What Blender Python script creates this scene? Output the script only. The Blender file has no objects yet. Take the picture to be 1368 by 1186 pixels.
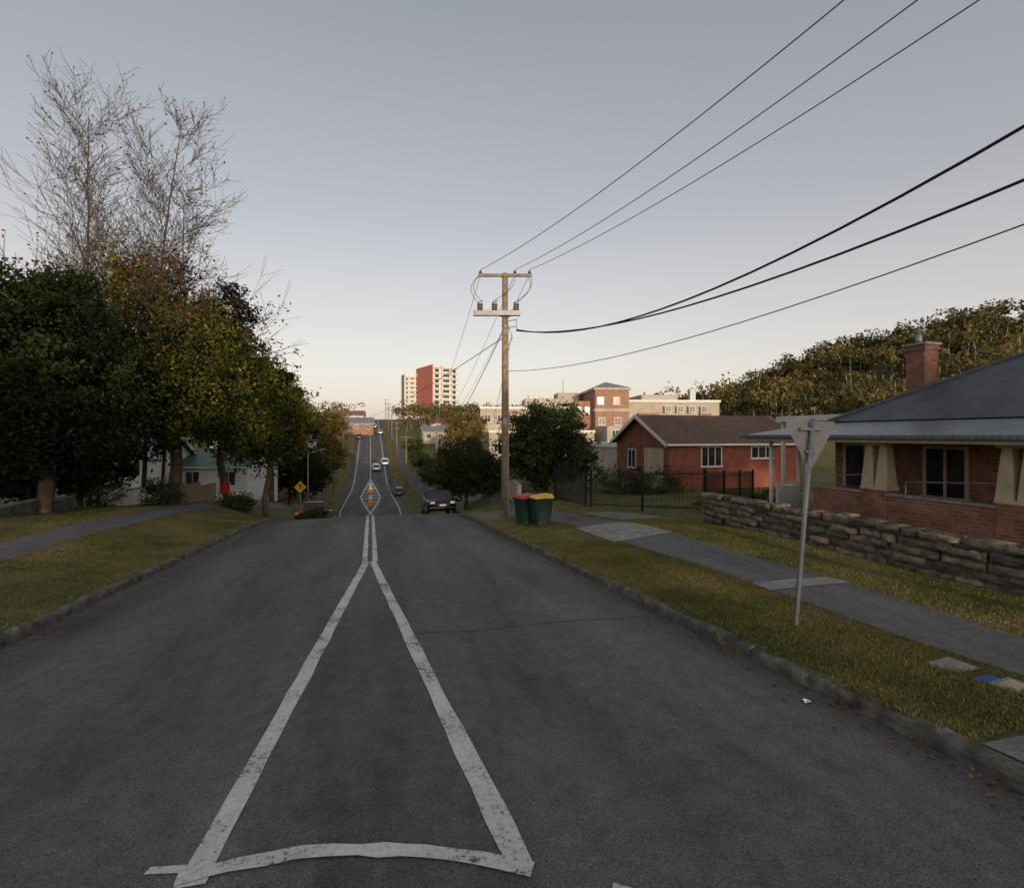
import bpy, math, random
import numpy as np
from mathutils import Vector, Matrix
random.seed(7); rng=np.random.default_rng(7)
scene=bpy.context.scene
TH=math.atan2(.2664,.9639); CR=math.cos(TH); SR=math.sin(TH)
def W(t,s): return (CR*t-SR*s, SR*t+CR*s)
def ST(x,y): return (-SR*x+CR*y, CR*x+SR*y)   # s,t

# ------------------------------------------------------------ materials
def newmat(name):
    m=bpy.data.materials.new(name); m.use_nodes=True
    nt=m.node_tree; b=nt.nodes['Principled BSDF']
    return m,nt,b
def coords(nt,which='Object'):
    return nt.nodes.new('ShaderNodeTexCoord').outputs[which]
def ramp(nt,fac,stops):
    r=nt.nodes.new('ShaderNodeValToRGB'); nt.links.new(fac,r.inputs[0])
    el=r.color_ramp.elements
    while len(el)<len(stops): el.new(0.5)
    for e,(p,c) in zip(el,stops):
        e.position=p; e.color=(c[0],c[1],c[2],1) if not isinstance(c,(int,float)) else (c,c,c,1)
    return r.outputs[0]
def noise(nt,vec,scale,detail=4,rough=.55):
    n=nt.nodes.new('ShaderNodeTexNoise'); n.inputs['Scale'].default_value=scale; n.inputs['Detail'].default_value=detail; n.inputs['Roughness'].default_value=rough
    nt.links.new(vec,n.inputs['Vector']); return n.outputs['Fac']
def mix(nt,fac,a,b,mode='MIX'):
    m=nt.nodes.new('ShaderNodeMix'); m.data_type='RGBA'; m.blend_type=mode
    for v,i in ((fac,0),(a,6),(b,7)):
        if hasattr(v,'is_linked'): nt.links.new(v,m.inputs[i])
        elif i==0: m.inputs[0].default_value=v
        else: m.inputs[i].default_value=(v[0],v[1],v[2],1)
    return m.outputs[2]
def bump(nt,b,h,strength=.4,dist=.02):
    n=nt.nodes.new('ShaderNodeBump'); n.inputs['Strength'].default_value=strength; n.inputs['Distance'].default_value=dist
    nt.links.new(h,n.inputs['Height']); nt.links.new(n.outputs[0],b.inputs['Normal'])
def simple(name,col,rough=.7,metal=0,amt=.25,scale=3,bs=0,bscale=40,spec=.3):
    m,nt,b=newmat(name); c=coords(nt)
    n1=noise(nt,c,scale,2.5,.65)
    lo=[x*(1-amt) for x in col]; hi=[min(1,x*(1+amt)) for x in col]
    nt.links.new(ramp(nt,n1,[(.3,lo),(.7,hi)]),b.inputs['Base Color'])
    b.inputs['Roughness'].default_value=rough; b.inputs['Metallic'].default_value=metal
    b.inputs['Specular IOR Level'].default_value=spec
    if bs: bump(nt,b,noise(nt,c,bscale,2),bs,.02)
    return m
def m_asphalt(name,base,tint=(1,1,1.02),tracks=False):
    m,nt,b=newmat(name); c=coords(nt)
    mp=nt.nodes.new('ShaderNodeMapping'); mp.inputs['Scale'].default_value=(1,.22,1); nt.links.new(c,mp.inputs[0])
    big=noise(nt,mp.outputs[0],.8,4,.7)
    g=lambda k:[base*k*t for t in tint]
    c1=ramp(nt,big,[(.30,g(.60)),(.42,g(.88)),(.5,g(1)),(.58,g(1.1)),(.70,g(1.35))])
    fine=noise(nt,c,80,1.5,.7)
    c2=ramp(nt,fine,[(.28,(.5,.5,.5)),(.52,(1,1,1)),(.75,(1.7,1.7,1.7))])
    col=mix(nt,1.0,c1,c2,'MULTIPLY')
    mid=noise(nt,c,5,3.5,.78)
    col=mix(nt,1.0,col,ramp(nt,mid,[(.3,(.76,.76,.76)),(.7,(1.2,1.19,1.17))]),'MULTIPLY')
    if tracks:
        sp=nt.nodes.new('ShaderNodeSeparateXYZ'); nt.links.new(c,sp.inputs[0])
        ab=nt.nodes.new('ShaderNodeMath'); ab.operation='ABSOLUTE'; nt.links.new(sp.outputs[0],ab.inputs[0])
        ma=nt.nodes.new('ShaderNodeMath'); ma.operation='MULTIPLY_ADD'; ma.inputs[1].default_value=.2; nt.links.new(ab.outputs[0],ma.inputs[0])
        m2=nt.nodes.new('ShaderNodeMath'); m2.operation='MULTIPLY_ADD'; m2.inputs[1].default_value=.12; m2.inputs[2].default_value=-.06; nt.links.new(mid,m2.inputs[0]); nt.links.new(m2.outputs[0],ma.inputs[2])
        k=lambda v,w=1:(v*w,v,v*.97)
        col=mix(nt,1.0,col,ramp(nt,ma.outputs[0],[(0,k(.92)),(.2,k(1.08)),(.38,k(.92)),(.58,k(1.1)),(.74,k(.98)),(.83,k(.68,1.05)),(.92,k(.95,1.2))]),'MULTIPLY')
    nt.links.new(col,b.inputs['Base Color']); b.inputs['Roughness'].default_value=.85; b.inputs['Specular IOR Level'].default_value=.25
    bump(nt,b,fine,.4,.01)
    return m
def m_paint(name):
    m,nt,b=newmat(name); c=coords(nt)
    n1=noise(nt,c,26,5,.8); n2=noise(nt,c,2.2,2)
    col=mix(nt,1.0,ramp(nt,n2,[(.3,(.46,.46,.45)),(.7,(.66,.66,.64))]),ramp(nt,n1,[(.35,(.72,.72,.72)),(.6,(1.05,1.05,1.05))]),'MULTIPLY')
    nt.links.new(col,b.inputs['Base Color'])
    s=nt.nodes.new('ShaderNodeMath'); s.operation='MULTIPLY_ADD'; s.inputs[1].default_value=.5; nt.links.new(n2,s.inputs[0]); nt.links.new(n1,s.inputs[2])
    a=ramp(nt,s.outputs[0],[(.60,.15),(.68,1)])
    nt.links.new(a,b.inputs['Alpha']); b.inputs['Roughness'].default_value=.7
    return m
def m_grass(name,blade=False):
    m,nt,b=newmat(name); c=coords(nt)
    n1=noise(nt,c,.55,4,.7)
    c1=ramp(nt,n1,[(.32,(.085,.098,.034)),(.48,(.14,.137,.048)),(.58,(.185,.16,.065)),(.72,(.23,.185,.10))])
    if blade:
        at=nt.nodes.new('ShaderNodeAttribute'); at.attribute_name='rnd'
        col=mix(nt,1.0,c1,ramp(nt,at.outputs['Fac'],[(0,(.6,.65,.5)),(1,(1.5,1.4,1.2))]),'MULTIPLY')
    else:
        n2=noise(nt,c,7,3.5,.78)
        col=mix(nt,1.0,c1,ramp(nt,n2,[(.3,(.5,.5,.5)),(.7,(1.35,1.35,1.3))]),'MULTIPLY')
    nt.links.new(col,b.inputs['Base Color']); b.inputs['Roughness'].default_value=.9; b.inputs['Specular IOR Level'].default_value=.1
    if not blade: bump(nt,b,noise(nt,c,60,2,.8),.9,.04)
    return m
def m_leaf(name,dark,light,third=None):
    m,nt,b=newmat(name)
    at=nt.nodes.new('ShaderNodeAttribute'); at.attribute_name='rnd'
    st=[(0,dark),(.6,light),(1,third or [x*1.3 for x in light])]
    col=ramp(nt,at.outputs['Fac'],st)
    nt.nodes.remove(b); b=nt.nodes.new('ShaderNodeBsdfDiffuse'); nt.links.new(col,b.inputs[0])
    tr=nt.nodes.new('ShaderNodeBsdfTranslucent'); nt.links.new(col,tr.inputs[0])
    ms=nt.nodes.new('ShaderNodeMixShader'); ms.inputs[0].default_value=.25
    out=nt.nodes['Material Output']; nt.links.new(b.outputs[0],ms.inputs[1]); nt.links.new(tr.outputs[0],ms.inputs[2]); nt.links.new(ms.outputs[0],out.inputs[0])
    return m
def m_brick(name,c1,c2,mortar,bw=.24,rh=.086):
    m,nt,b=newmat(name); c=coords(nt)
    sp=nt.nodes.new('ShaderNodeSeparateXYZ'); nt.links.new(c,sp.inputs[0])
    ad=nt.nodes.new('ShaderNodeMath'); nt.links.new(sp.outputs[0],ad.inputs[0]); nt.links.new(sp.outputs[1],ad.inputs[1])
    cb=nt.nodes.new('ShaderNodeCombineXYZ'); nt.links.new(ad.outputs[0],cb.inputs[0]); nt.links.new(sp.outputs[2],cb.inputs[1])
    br=nt.nodes.new('ShaderNodeTexBrick'); nt.links.new(cb.outputs[0],br.inputs['Vector'])
    br.inputs['Scale'].default_value=1; br.inputs['Brick Width'].default_value=bw; br.inputs['Row Height'].default_value=rh
    br.inputs['Mortar Size'].default_value=.008; br.inputs['Mortar Smooth'].default_value=.2; br.inputs['Bias'].default_value=0
    br.inputs['Color1'].default_value=(*c1,1); br.inputs['Color2'].default_value=(*c2,1); br.inputs['Mortar'].default_value=(*mortar,1)
    col=mix(nt,1.0,br.outputs['Color'],ramp(nt,noise(nt,c,1.5,3,.7),[(.3,(.65,.65,.65)),(.7,(1.25,1.25,1.25))]),'MULTIPLY')
    nt.links.new(col,b.inputs['Base Color']); b.inputs['Roughness'].default_value=.85
    return m
def m_stripes(name,c1,c2,axis,freq,rough=.6,metal=0):
    m,nt,b=newmat(name); c=coords(nt)
    w=nt.nodes.new('ShaderNodeTexWave'); w.bands_direction=axis; w.inputs['Scale'].default_value=freq; w.inputs['Distortion'].default_value=.3
    nt.links.new(c,w.inputs['Vector'])
    col=mix(nt,w.outputs['Fac'],c1,c2)
    col=mix(nt,1.0,col,ramp(nt,noise(nt,c,1.6,4,.75),[(.3,(.68,.68,.68)),(.7,(1.3,1.3,1.3))]),'MULTIPLY')
    nt.links.new(col,b.inputs['Base Color']); b.inputs['Roughness'].default_value=rough; b.inputs['Metallic'].default_value=metal
    return m
def m_attr(name,stops,rough=.85,nscale=8,bs=.6):
    m,nt,b=newmat(name); c=coords(nt)
    at=nt.nodes.new('ShaderNodeAttribute'); at.attribute_name='rnd'
    col=ramp(nt,at.outputs['Fac'],stops)
    n=noise(nt,c,nscale,5,.75)
    col=mix(nt,1.0,col,ramp(nt,n,[(.3,(.35,.36,.33)),(.5,(.92,.92,.92)),(.68,(1.4,1.35,1.3))]),'MULTIPLY')
    nt.links.new(col,b.inputs['Base Color']); b.inputs['Roughness'].default_value=rough
    bump(nt,b,n,bs,.05)
    return m
M={}
M['asphalt']=m_asphalt('asphalt',.108,(1,1,1.03),True)
M['path']=m_asphalt('path_asphalt',.12,(1,.98,.99))
M['drive']=m_asphalt('driveway_concrete',.16,(1,.98,.94))
M['tar']=simple('tar_seal',(.05,.05,.052),.7,0,.3,6)
M['paint']=m_paint('road_paint')
M['grass']=m_grass('grass_ground'); M['blade']=m_grass('grass_blades',True)
M['kerb']=simple('kerb_concrete',(.105,.098,.085),.9,0,.6,4.5,.9,25)
M['conc']=simple('concrete',(.25,.24,.225),.9,0,.3,4,.4,30)
M['wood']=simple('pole_wood',(.25,.19,.125),.85,0,.4,6,.5,40)
M['bark']=simple('bark',(.085,.065,.05),.95,0,.4,4,.8,20)
M['barkpale']=simple('bark_pale',(.26,.22,.18),.9,0,.3,3)
M['barkgrey']=simple('bark_grey',(.10,.088,.08),.9,0,.3,3)
M['galv']=simple('galvanised_steel',(.27,.28,.29),.5,.5,.15,5)
M['signback']=simple('sign_back',(.27,.27,.26),.5,.2,.12,5)
M['black']=simple('black_metal',(.015,.015,.016),.5,.3,.2,5)
M['wire']=simple('cable_black',(.02,.02,.02),.7)
M['porc']=simple('insulator_brown',(.16,.055,.03),.3)
M['brickA']=m_brick('verandah_brick',(.30,.115,.06),(.18,.07,.045),(.24,.19,.15))
M['brickB']=m_brick('red_brick',(.27,.065,.035),(.21,.05,.03),(.2,.12,.09))
M['brickC']=m_brick('orange_brick',(.34,.18,.12),(.30,.155,.105),(.32,.24,.19),.5,.2)
M['cream']=simple('cream_paint',(.46,.38,.25),.7,0,.15,2)
M['white']=simple('white_paint',(.66,.65,.62),.6,0,.1,2)
M['render']=simple('cream_render',(.40,.35,.285),.85,0,.15,.4)
M['slate']=m_stripes('slate_roof',(.04,.046,.054),(.07,.078,.09),'Z',5.0,.55)
M['zinc']=m_stripes('verandah_iron',(.12,.135,.15),(.16,.175,.19),'Y',2.2,.4,.3)
M['tile']=m_stripes('brown_tile',(.07,.042,.033),(.13,.075,.052),'Z',5,.8)
M['tileo']=m_stripes('terracotta_tile',(.25,.12,.08),(.18,.09,.06),'Z',4,.8)
M['greenroof']=m_stripes('green_iron',(.035,.11,.07),(.05,.14,.09),'X',3,.5)
M['greyroof']=m_stripes('grey_iron',(.16,.18,.20),(.21,.23,.25),'X',3,.5)
def glassm():
    m,nt,b=newmat('window_glass'); c=coords(nt)
    nt.links.new(ramp(nt,noise(nt,c,.8,2),[(.4,(.012,.014,.017)),(.7,(.05,.055,.06))]),b.inputs['Base Color'])
    b.inputs['Roughness'].default_value=.08; b.inputs['Specular IOR Level'].default_value=.6
    return m
M['glass']=glassm()
M['stone']=m_attr('sandstone_blocks',[(0,(.085,.075,.062)),(.5,(.17,.14,.105)),(1,(.28,.22,.155))],.9,5,.9)
M['pink']=simple('pink_render',(.48,.16,.12),.8,0,.08,.2)
M['rubber']=simple('rubber',(.02,.02,.02),.8)
M['bin']=simple('bin_plastic',(.012,.032,.022),.5,0,.2,5)
M['redlid']=simple('red_lid',(.42,.03,.025),.45); M['yellowlid']=simple('yellow_lid',(.6,.42,.04),.45)
M['yellow']=simple('sign_yellow',(.8,.45,.02),.5)
M['terra']=simple('island_terracotta',(.45,.17,.06),.9)
M['blue']=simple('blue_paint',(.03,.08,.25),.6)
M['litter']=m_leaf('leaf_litter_mat',(.06,.03,.015),(.18,.10,.04))
M['l_dark']=m_leaf('foliage_dark',(.010,.016,.008),(.030,.043,.017),(.055,.066,.025))
M['l_yel']=m_leaf('foliage_yellowgreen',(.022,.034,.011),(.085,.095,.022),(.24,.19,.035))
M['l_pine']=m_leaf('foliage_pine',(.008,.013,.008),(.022,.035,.017))
M['l_gold']=m_leaf('foliage_gold',(.09,.075,.03),(.20,.15,.05),(.28,.19,.07))
M['l_gum']=m_leaf('foliage_gum',(.04,.042,.02),(.14,.115,.042),(.25,.18,.07))
M['l_gumd']=m_leaf('foliage_gum_dark',(.022,.03,.014),(.07,.075,.03),(.11,.105,.045))
M['l_bush']=m_leaf('foliage_bush',(.02,.029,.013),(.06,.076,.032),(.10,.112,.048))
M['l_red']=m_leaf('foliage_autumn',(.05,.02,.014),(.14,.045,.025),(.15,.09,.03))

# ------------------------------------------------------------ object helpers
def link(o,parent=None):
    scene.collection.objects.link(o)
    if parent is not None: o.parent=parent
    return o
def root(name,loc=(0,0,0),rz=0.0):
    o=bpy.data.objects.new(name,None); o.location=loc; o.rotation_euler=(0,0,rz); o.empty_display_size=.3
    scene.collection.objects.link(o); return o
def mesh(name,v,f,mat,parent=None,smooth=False,rz=None):
    me=bpy.data.meshes.new(name); me.from_pydata([tuple(map(float,p)) for p in v],[],[tuple(q) for q in f]); me.update()
    if mat: me.materials.append(mat)
    if smooth: me.polygons.foreach_set('use_smooth',[True]*len(me.polygons))
    o=bpy.data.objects.new(name,me); link(o,parent)
    if rz is not None: o.rotation_euler=(0,0,rz)
    return o
def npmesh(name,v,q,mat,parent=None,rnd=None,smooth=False,rz=None):
    v=np.asarray(v,dtype=np.float32); q=np.asarray(q,dtype=np.int32); k=q.shape[1]
    me=bpy.data.meshes.new(name); me.vertices.add(len(v)); me.vertices.foreach_set('co',v.ravel())
    me.loops.add(q.size); me.loops.foreach_set('vertex_index',q.ravel())
    me.polygons.add(len(q)); me.polygons.foreach_set('loop_start',np.arange(0,q.size,k,dtype=np.int32))
    me.polygons.foreach_set('loop_total',np.full(len(q),k,dtype=np.int32))
    if smooth: me.polygons.foreach_set('use_smooth',np.ones(len(q),dtype=bool))
    me.update(calc_edges=True)
    if rnd is not None:
        a=me.attributes.new('rnd','FLOAT','POINT'); a.data.foreach_set('value',np.asarray(rnd,dtype=np.float32))
    me.materials.append(mat)
    o=bpy.data.objects.new(name,me); link(o,parent)
    if rz is not None: o.rotation_euler=(0,0,rz)
    return o
BF=[(0,3,2,1),(4,5,6,7),(0,1,5,4),(1,2,6,5),(2,3,7,6),(3,0,4,7)]
def box(name,parent,x0,x1,y0,y1,z0,z1,mat,bev=0):
    v=[(x0,y0,z0),(x1,y0,z0),(x1,y1,z0),(x0,y1,z0),(x0,y0,z1),(x1,y0,z1),(x1,y1,z1),(x0,y1,z1)]
    o=mesh(name,v,BF,mat,parent)
    if bev:
        b=o.modifiers.new('bevel','BEVEL'); b.width=bev; b.segments=2
    return o
def frust(name,parent,cx,cy,z0,z1,a0,b0,a1,b1,mat):
    v=[(cx-a0,cy-b0,z0),(cx+a0,cy-b0,z0),(cx+a0,cy+b0,z0),(cx-a0,cy+b0,z0),(cx-a1,cy-b1,z1),(cx+a1,cy-b1,z1),(cx+a1,cy+b1,z1),(cx-a1,cy+b1,z1)]
    return mesh(name,v,BF,mat,parent)
def tubes(name,segs,mat,parent=None,n=6,rz=None):
    S=np.array(segs,dtype=float); p0=S[:,0:3]; p1=S[:,3:6]; r0=S[:,6]; r1=S[:,7]
    d=p1-p0; L=np.linalg.norm(d,axis=1,keepdims=True); L[L==0]=1e-6; d/=L
    up=np.where(np.abs(d[:,2:3])>.9,np.array([[1.,0,0]]),np.array([[0,0,1.]]))
    a=np.cross(d,up); a/=np.linalg.norm(a,axis=1,keepdims=True); b=np.cross(d,a)
    an=np.arange(n)*2*math.pi/n
    ring=a[:,None,:]*np.cos(an)[None,:,None]+b[:,None,:]*np.sin(an)[None,:,None]
    v0=p0[:,None,:]+ring*r0[:,None,None]; v1=p1[:,None,:]+ring*r1[:,None,None]
    V=np.concatenate([v0,v1],axis=1).reshape(-1,3)
    base=(np.arange(len(S))*2*n)[:,None]; i=np.arange(n)[None,:]; j=(i+1)%n
    Q=np.stack([base+i,base+j,base+n+j,base+n+i],axis=2).reshape(-1,4)
    return npmesh(name,V,Q,mat,parent,smooth=True,rz=rz)
def cyl(name,parent,p0,p1,r0,r1,mat,n=16,caps=True):
    p0=Vector(p0);p1=Vector(p1); d=(p1-p0).normalized()
    a=d.cross(Vector((0,0,1)) if abs(d.z)<.9 else Vector((1,0,0))).normalized(); b=d.cross(a)
    v=[];
    for p,r in ((p0,r0),(p1,r1)):
        for i in range(n):
            t=2*math.pi*i/n; v.append(p+a*math.cos(t)*r+b*math.sin(t)*r)
    f=[(i,(i+1)%n,n+(i+1)%n,n+i) for i in range(n)]
    if caps: f+= [tuple(range(n-1,-1,-1)),tuple(range(n,2*n))]
    o=mesh(name,v,f,mat,parent)
    for p in o.data.polygons: p.use_smooth=len(p.vertices)==4
    return o

# ------------------------------------------------------------ terrain
ZR=([-400,-120,-20,0,24.9,30,36.3,46.7,62,73,82,104,124.5,156,242,300,700,2600],
    [9,7,1.4,0,-1.66,-2.35,-3.5,-6,-8.9,-9.5,-9.4,-8.9,-6,-.9,9,10,8,3])
ZO_R=([-400,-120,-60,-10,0,6,14,21,30,42,60,90,124,156,242,300,700,2600],
    [9,8,4,.1,-.35,-.46,-.5,-1.3,-1.4,-1.6,-5,-6,-4,0,9,10,8,3])
ZO_L=([-400,-120,-60,0,14,23,30,50,70,90,124,156,242,300,700,2600],
    [9,8,4,-.1,-.45,-.8,-1.4,-3.6,-7,-8,-5,-.5,9,10,8,3])
def sm(f,s):
    return sum(np.interp(np.asarray(s,dtype=float)+k,f[0],f[1]) for k in (-3,-1.5,0,1.5,3))/5
def sstep(a,b,x):
    x=np.clip((np.asarray(x,dtype=float)-a)/(b-a),0,1); return x*x*(3-2*x)
KR=4.24; KL=4.7
def dk(s): return 1.1*sstep(24,31,s)*(1-sstep(90,120,s))
def hill(x,y):
    x=np.asarray(x,dtype=float); y=np.asarray(y,dtype=float)
    h=53*sstep(85,295,x-.12*(y-300))*sstep(150,300,y)
    h=h*(1-.9*sstep(420,700,y))
    h+=(5*np.sin(x*.045+1)*np.cos(y*.04)+3.5*np.sin(x*.11+.5)+2*np.sin(x*.21+y*.1))*sstep(110,190,x)*sstep(180,260,y)
    return h
def gzp(s,tp):
    s=np.asarray(s,dtype=float); tp=np.asarray(tp,dtype=float)
    zr=sm(ZR,s)-.015*np.minimum(np.abs(tp),4.5)
    k=np.where(tp>0,KR,KL); d=np.abs(tp)-k
    off=np.where(tp>0,sm(ZO_R,s),sm(ZO_L,s))
    w=sstep(.2,4.6,d)
    v=(zr+.13)*(1-w)+off*w
    v=v+.03*np.sin(s*.9+tp)*sstep(.3,2,d)
    return np.where(d<=0,zr,v)
def gz(x,y):
    s,t=ST(x,y); tp=t-np.where(t>2,dk(s),0)
    return gzp(s,tp)+hill(x,y)
def gst(s,t):
    x,y=W(t,s); return float(gz(x,y))
SL=np.concatenate([np.arange(-400,-60,20),np.arange(-60,-10,5),np.arange(-10,60,.75),np.arange(60,260,3),np.arange(260,700,15),np.arange(700,2600,100)])
tn=np.concatenate([-np.arange(5.0,13.1,.4)[::-1],[-4.86,-4.7,-3,-1.5,0,1.5,3,4.24,4.40],np.arange(4.8,6.5,.4),[6.5,6.9,7.3,7.7,8.1],np.arange(8.5,13.1,.4)])
out=np.concatenate([np.arange(16,60,4),np.arange(60,620,15),np.arange(700,2600,200)])
TL=np.concatenate([-out[::-1],tn,out])
def sheet(name,tl,sl,mat,dz=0.0,ground=False):
    tl=np.array(tl,dtype=float); sl=np.array(sl,dtype=float)
    S,T=np.meshgrid(sl,tl,indexing='ij'); tt=T+np.where(T>2,dk(S),0)
    X,Y=W(tt,S); Z=gzp(S,T)+hill(X,Y)+dz
    if ground: Z=Z-np.where((T<=KR+.01)&(T>=-KL-.01),.06,0)
    V=np.stack([tt,S,Z],axis=2).reshape(-1,3)
    n=len(tl); i=np.arange(len(sl)-1)[:,None]; j=np.arange(n-1)[None,:]
    b=i*n+j; Q=np.stack([b,b+1,b+n+1,b+n],axis=2).reshape(-1,4)
    return npmesh(name,V,Q,mat,smooth=True,rz=TH)
sheet('ground',TL,SL,M['grass'],0,True)
sheet('road',[-4.7,-3,-1.5,0,1.5,3,4.24],SL[SL<=300],M['asphalt'],0.0)
fs=SL[(SL>-60)&(SL<230)]
sheet('footpath',[6.5,6.9,7.3,7.7,8.1],fs,M['path'],.012)
sheet('footpath',[-9.0,-8.6,-8.2,-7.8],fs,M['path'],.012)
def kerb(side):
    prof=[(0,-.06),(.008,.085),(.03,.118),(.06,.128),(.15,.133),(.165,.02)]
    v=[];f=[];ss=np.unique(np.concatenate([fs,np.arange(-5,30,.2)]))
    for i,s in enumerate(ss):
        kt=KR+float(dk(s)) if side>0 else -KL
        zr=float(gzp(s,(KR if side>0 else KL)*side*.999))
        jl=rng.normal(0,.012); jz=rng.normal(0,.011)
        for (o,z) in prof:
            v.append((kt+side*(o+(jl if z>0 else 0)),s,zr+z+(jz if z>.1 else 0)))
        if i:
            a=(i-1)*6;b=i*6
            for k in range(5): f.append((a+k,a+k+1,b+k+1,b+k))
    mesh('kerb',v,f,M['kerb'],rz=TH)
kerb(1);kerb(-1)
sheet('driveway',[4.4,4.8,5.2,5.6,6.0,6.5],np.arange(-4,2.8,.75),M['drive'],.014)
sheet('driveway',[8.5,8.9,9.3,9.7,10.1],[16.25,17,17.75,18.5,19.25,20],M['drive'],.016)
sheet('driveway',[4.4,4.8,5.2,5.6,6.0,6.4],[20.75,21.5,22.25,23,23.75],M['drive'],.016)
sheet('path_slab',[6.3,6.9,7.3,7.7,8.1],[12.5,13.25,14,14.75,15.3],M['conc'],.022)
sheet('path_slab',[6.45,6.9,7.3,7.7,8.15],[7.1,7.55],M['conc'],.022)

# ------------------------------------------------------------ markings
mroot=root('road_marking')
mroot.rotation_euler=(0,0,TH)
def strip(pts,w,name='line',step=.4,w1=None,mat=None,dz=.006,jit=.005,par=None):
    P=[]
    for (a,b) in zip(pts[:-1],pts[1:]):
        L=math.hypot(b[0]-a[0],b[1]-a[1]); n=max(1,int(L/step))
        for i in range(n): P.append((a[0]+(b[0]-a[0])*i/n,a[1]+(b[1]-a[1])*i/n))
    P.append(pts[-1]); v=[];f=[]
    for i,p in enumerate(P):
        q=P[min(i+1,len(P)-1)]; r=P[max(i-1,0)]
        dx,dy=q[0]-r[0],q[1]-r[1]; L=math.hypot(dx,dy) or 1; nx,ny=-dy/L,dx/L
        ww=w if w1 is None else w+(w1-w)*i/(len(P)-1)
        j=rng.normal(0,jit,2)
        for sgn,jj in ((-1,j[0]),(1,j[1])):
            t=p[0]+nx*sgn*(ww/2+jj); s=p[1]+ny*sgn*(ww/2+jj)
            v.append((t,s,float(gzp(s,t))+dz))
        if i: f.append((2*i-2,2*i-1,2*i+1,2*i))
    return mesh(name,v,f,mat or M['paint'],par or mroot)
strip([(-.935,3.1),(-.10,12.7)],.155,'left_leg',w1=.15)
strip([(.80,2.72),(.05,12.7)],.155,'right_leg',w1=.15,dz=.0085)
strip([(-1.02,3.17),(-.75,3.185),(-.4,3.17),(-.06,3.09),(.3,2.97),(.6,2.83),(.86,2.68)],.10,'base_line',step=.12,dz=.011)
strip([(-1.2,3.3),(-1.0,3.24)],.06,'base_tail')
strip([(-.13,12.7),(-.13,40),(-.12,78)],.12,'centre_line')
strip([(.11,12.7),(.11,40),(.12,78)],.12,'centre_line')
strip([(1.22,2.44),(1.34,2.37)],.06,'mark')
crk=root('road_cracks'); crk.rotation_euler=(0,0,TH)
strip([(.5,7.0),(1.4,6.85),(2.6,6.95),(4.2,6.8)],.022,'tar_seam',.3,mat=M['tar'],dz=.0035,jit=.008,par=crk)
for (t0,s0,ang,L) in ((2.9,4.2,1.4,3.5),(-3.6,6.5,1.7,5),(3.4,9,1.5,6),(1.9,8.2,.3,1.6),(-3.2,12,1.5,6)):
    p=[(t0,s0)]; a=ang
    for k in range(int(L/.16)):
        a=ang+rng.normal(0,.55); p.append((p[-1][0]+.16*math.cos(a),p[-1][1]+.16*math.sin(a)))
    strip(p,.005,'crack',.3,mat=M['tar'],dz=.003,jit=.002,par=crk)
dia=[(0,78),(-1.3,90),(-1.65,96),(-1.3,103),(0,114)]
strip(dia,.3,'island_edge',1.5,dz=.02); strip([(-a,b) for a,b in dia],.3,'island_edge',1.5,dz=.02)
for k in range(8):
    s0=82+k*3.9; hw=np.interp(s0,[78,90,96,103,114],[0,1.3,1.65,1.3,0])-.15
    if hw>.3: strip([(-hw,s0-.6),(hw,s0+.6)],.9,'island_hatch',dz=.03)
for sd in (-1,1):
    strip([(sd*4.0,62),(sd*4.35,82),(sd*3.9,96),(sd*3.3,112),(sd*3.2,130),(sd*3.2,238)],.2,'edge_line',1.5,dz=.02)
strip([(0,114),(0,238)],.2,'centre_line',2,dz=.02)

# ------------------------------------------------------------ grass + litter
def blades(n,s0,s1,t0,t1):
    s=rng.uniform(s0,s1,n); t=rng.uniform(t0,t1,n); tt=t+np.where(t>2,dk(s),0)
    z=gzp(s,t)-.004
    h=rng.uniform(.018,.05,n); a=rng.uniform(0,2*math.pi,n); w=rng.uniform(.004,.008,n)
    lx=rng.normal(0,.016,n); ly=rng.normal(0,.016,n)
    p0=np.stack([tt-np.cos(a)*w,s-np.sin(a)*w,z],1);p1=np.stack([tt+np.cos(a)*w,s+np.sin(a)*w,z],1);p2=np.stack([tt+lx,s+ly,z+h],1)
    return np.stack([p0,p1,p2],1).reshape(-1,3)
parts=[blades(56000,2.8,13,4.40,6.48),blades(14000,13,24,4.40,6.48),blades(22000,3,14,8.12,10.1),
       blades(6000,14,21,8.12,10.0),blades(32000,8,26,-7.75,-4.88),blades(14000,10,27,-12,-9.05),
       blades(3500,2.8,20,6.42,6.58),blades(3500,2.8,20,8.0,8.16),blades(2500,8,26,-7.88,-7.72),
       blades(7000,3,22,4.32,4.44)]
V=np.concatenate(parts); npmesh('grass',V,np.arange(len(V)).reshape(-1,3),M['blade'],rnd=np.repeat(rng.uniform(0,1,len(V)//3),3),rz=TH)
def quads(C,size,flat=0.0,asp=1.6):
    n=len(C); u=rng.normal(size=(n,3)); u[:,2]*=(1-flat); u/=np.linalg.norm(u,axis=1,keepdims=True)
    r=rng.normal(size=(n,3)); r[:,2]*=(1-flat); w=np.cross(u,r) if flat<.5 else np.stack([-u[:,1],u[:,0],u[:,2]*0],1)
    w/=np.linalg.norm(w,axis=1,keepdims=True)+1e-9
    sz=(np.asarray(size)*rng.uniform(.6,1.3,n))[:,None]
    a=u*sz*asp*.5; b=w*sz*.5
    return np.stack([C-a,C-b*.9,C+a,C+b*.9],1).reshape(-1,3)
n=2600; s=rng.uniform(1,26,n); side=rng.random(n)<.6
t=np.where(side,KR-np.abs(rng.normal(0,.2,n))-.01,-KL+np.abs(rng.normal(0,.25,n))+.01)
t[:360]=rng.uniform(5,12,360)*np.where(rng.random(360)<.5,1,-1)
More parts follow.
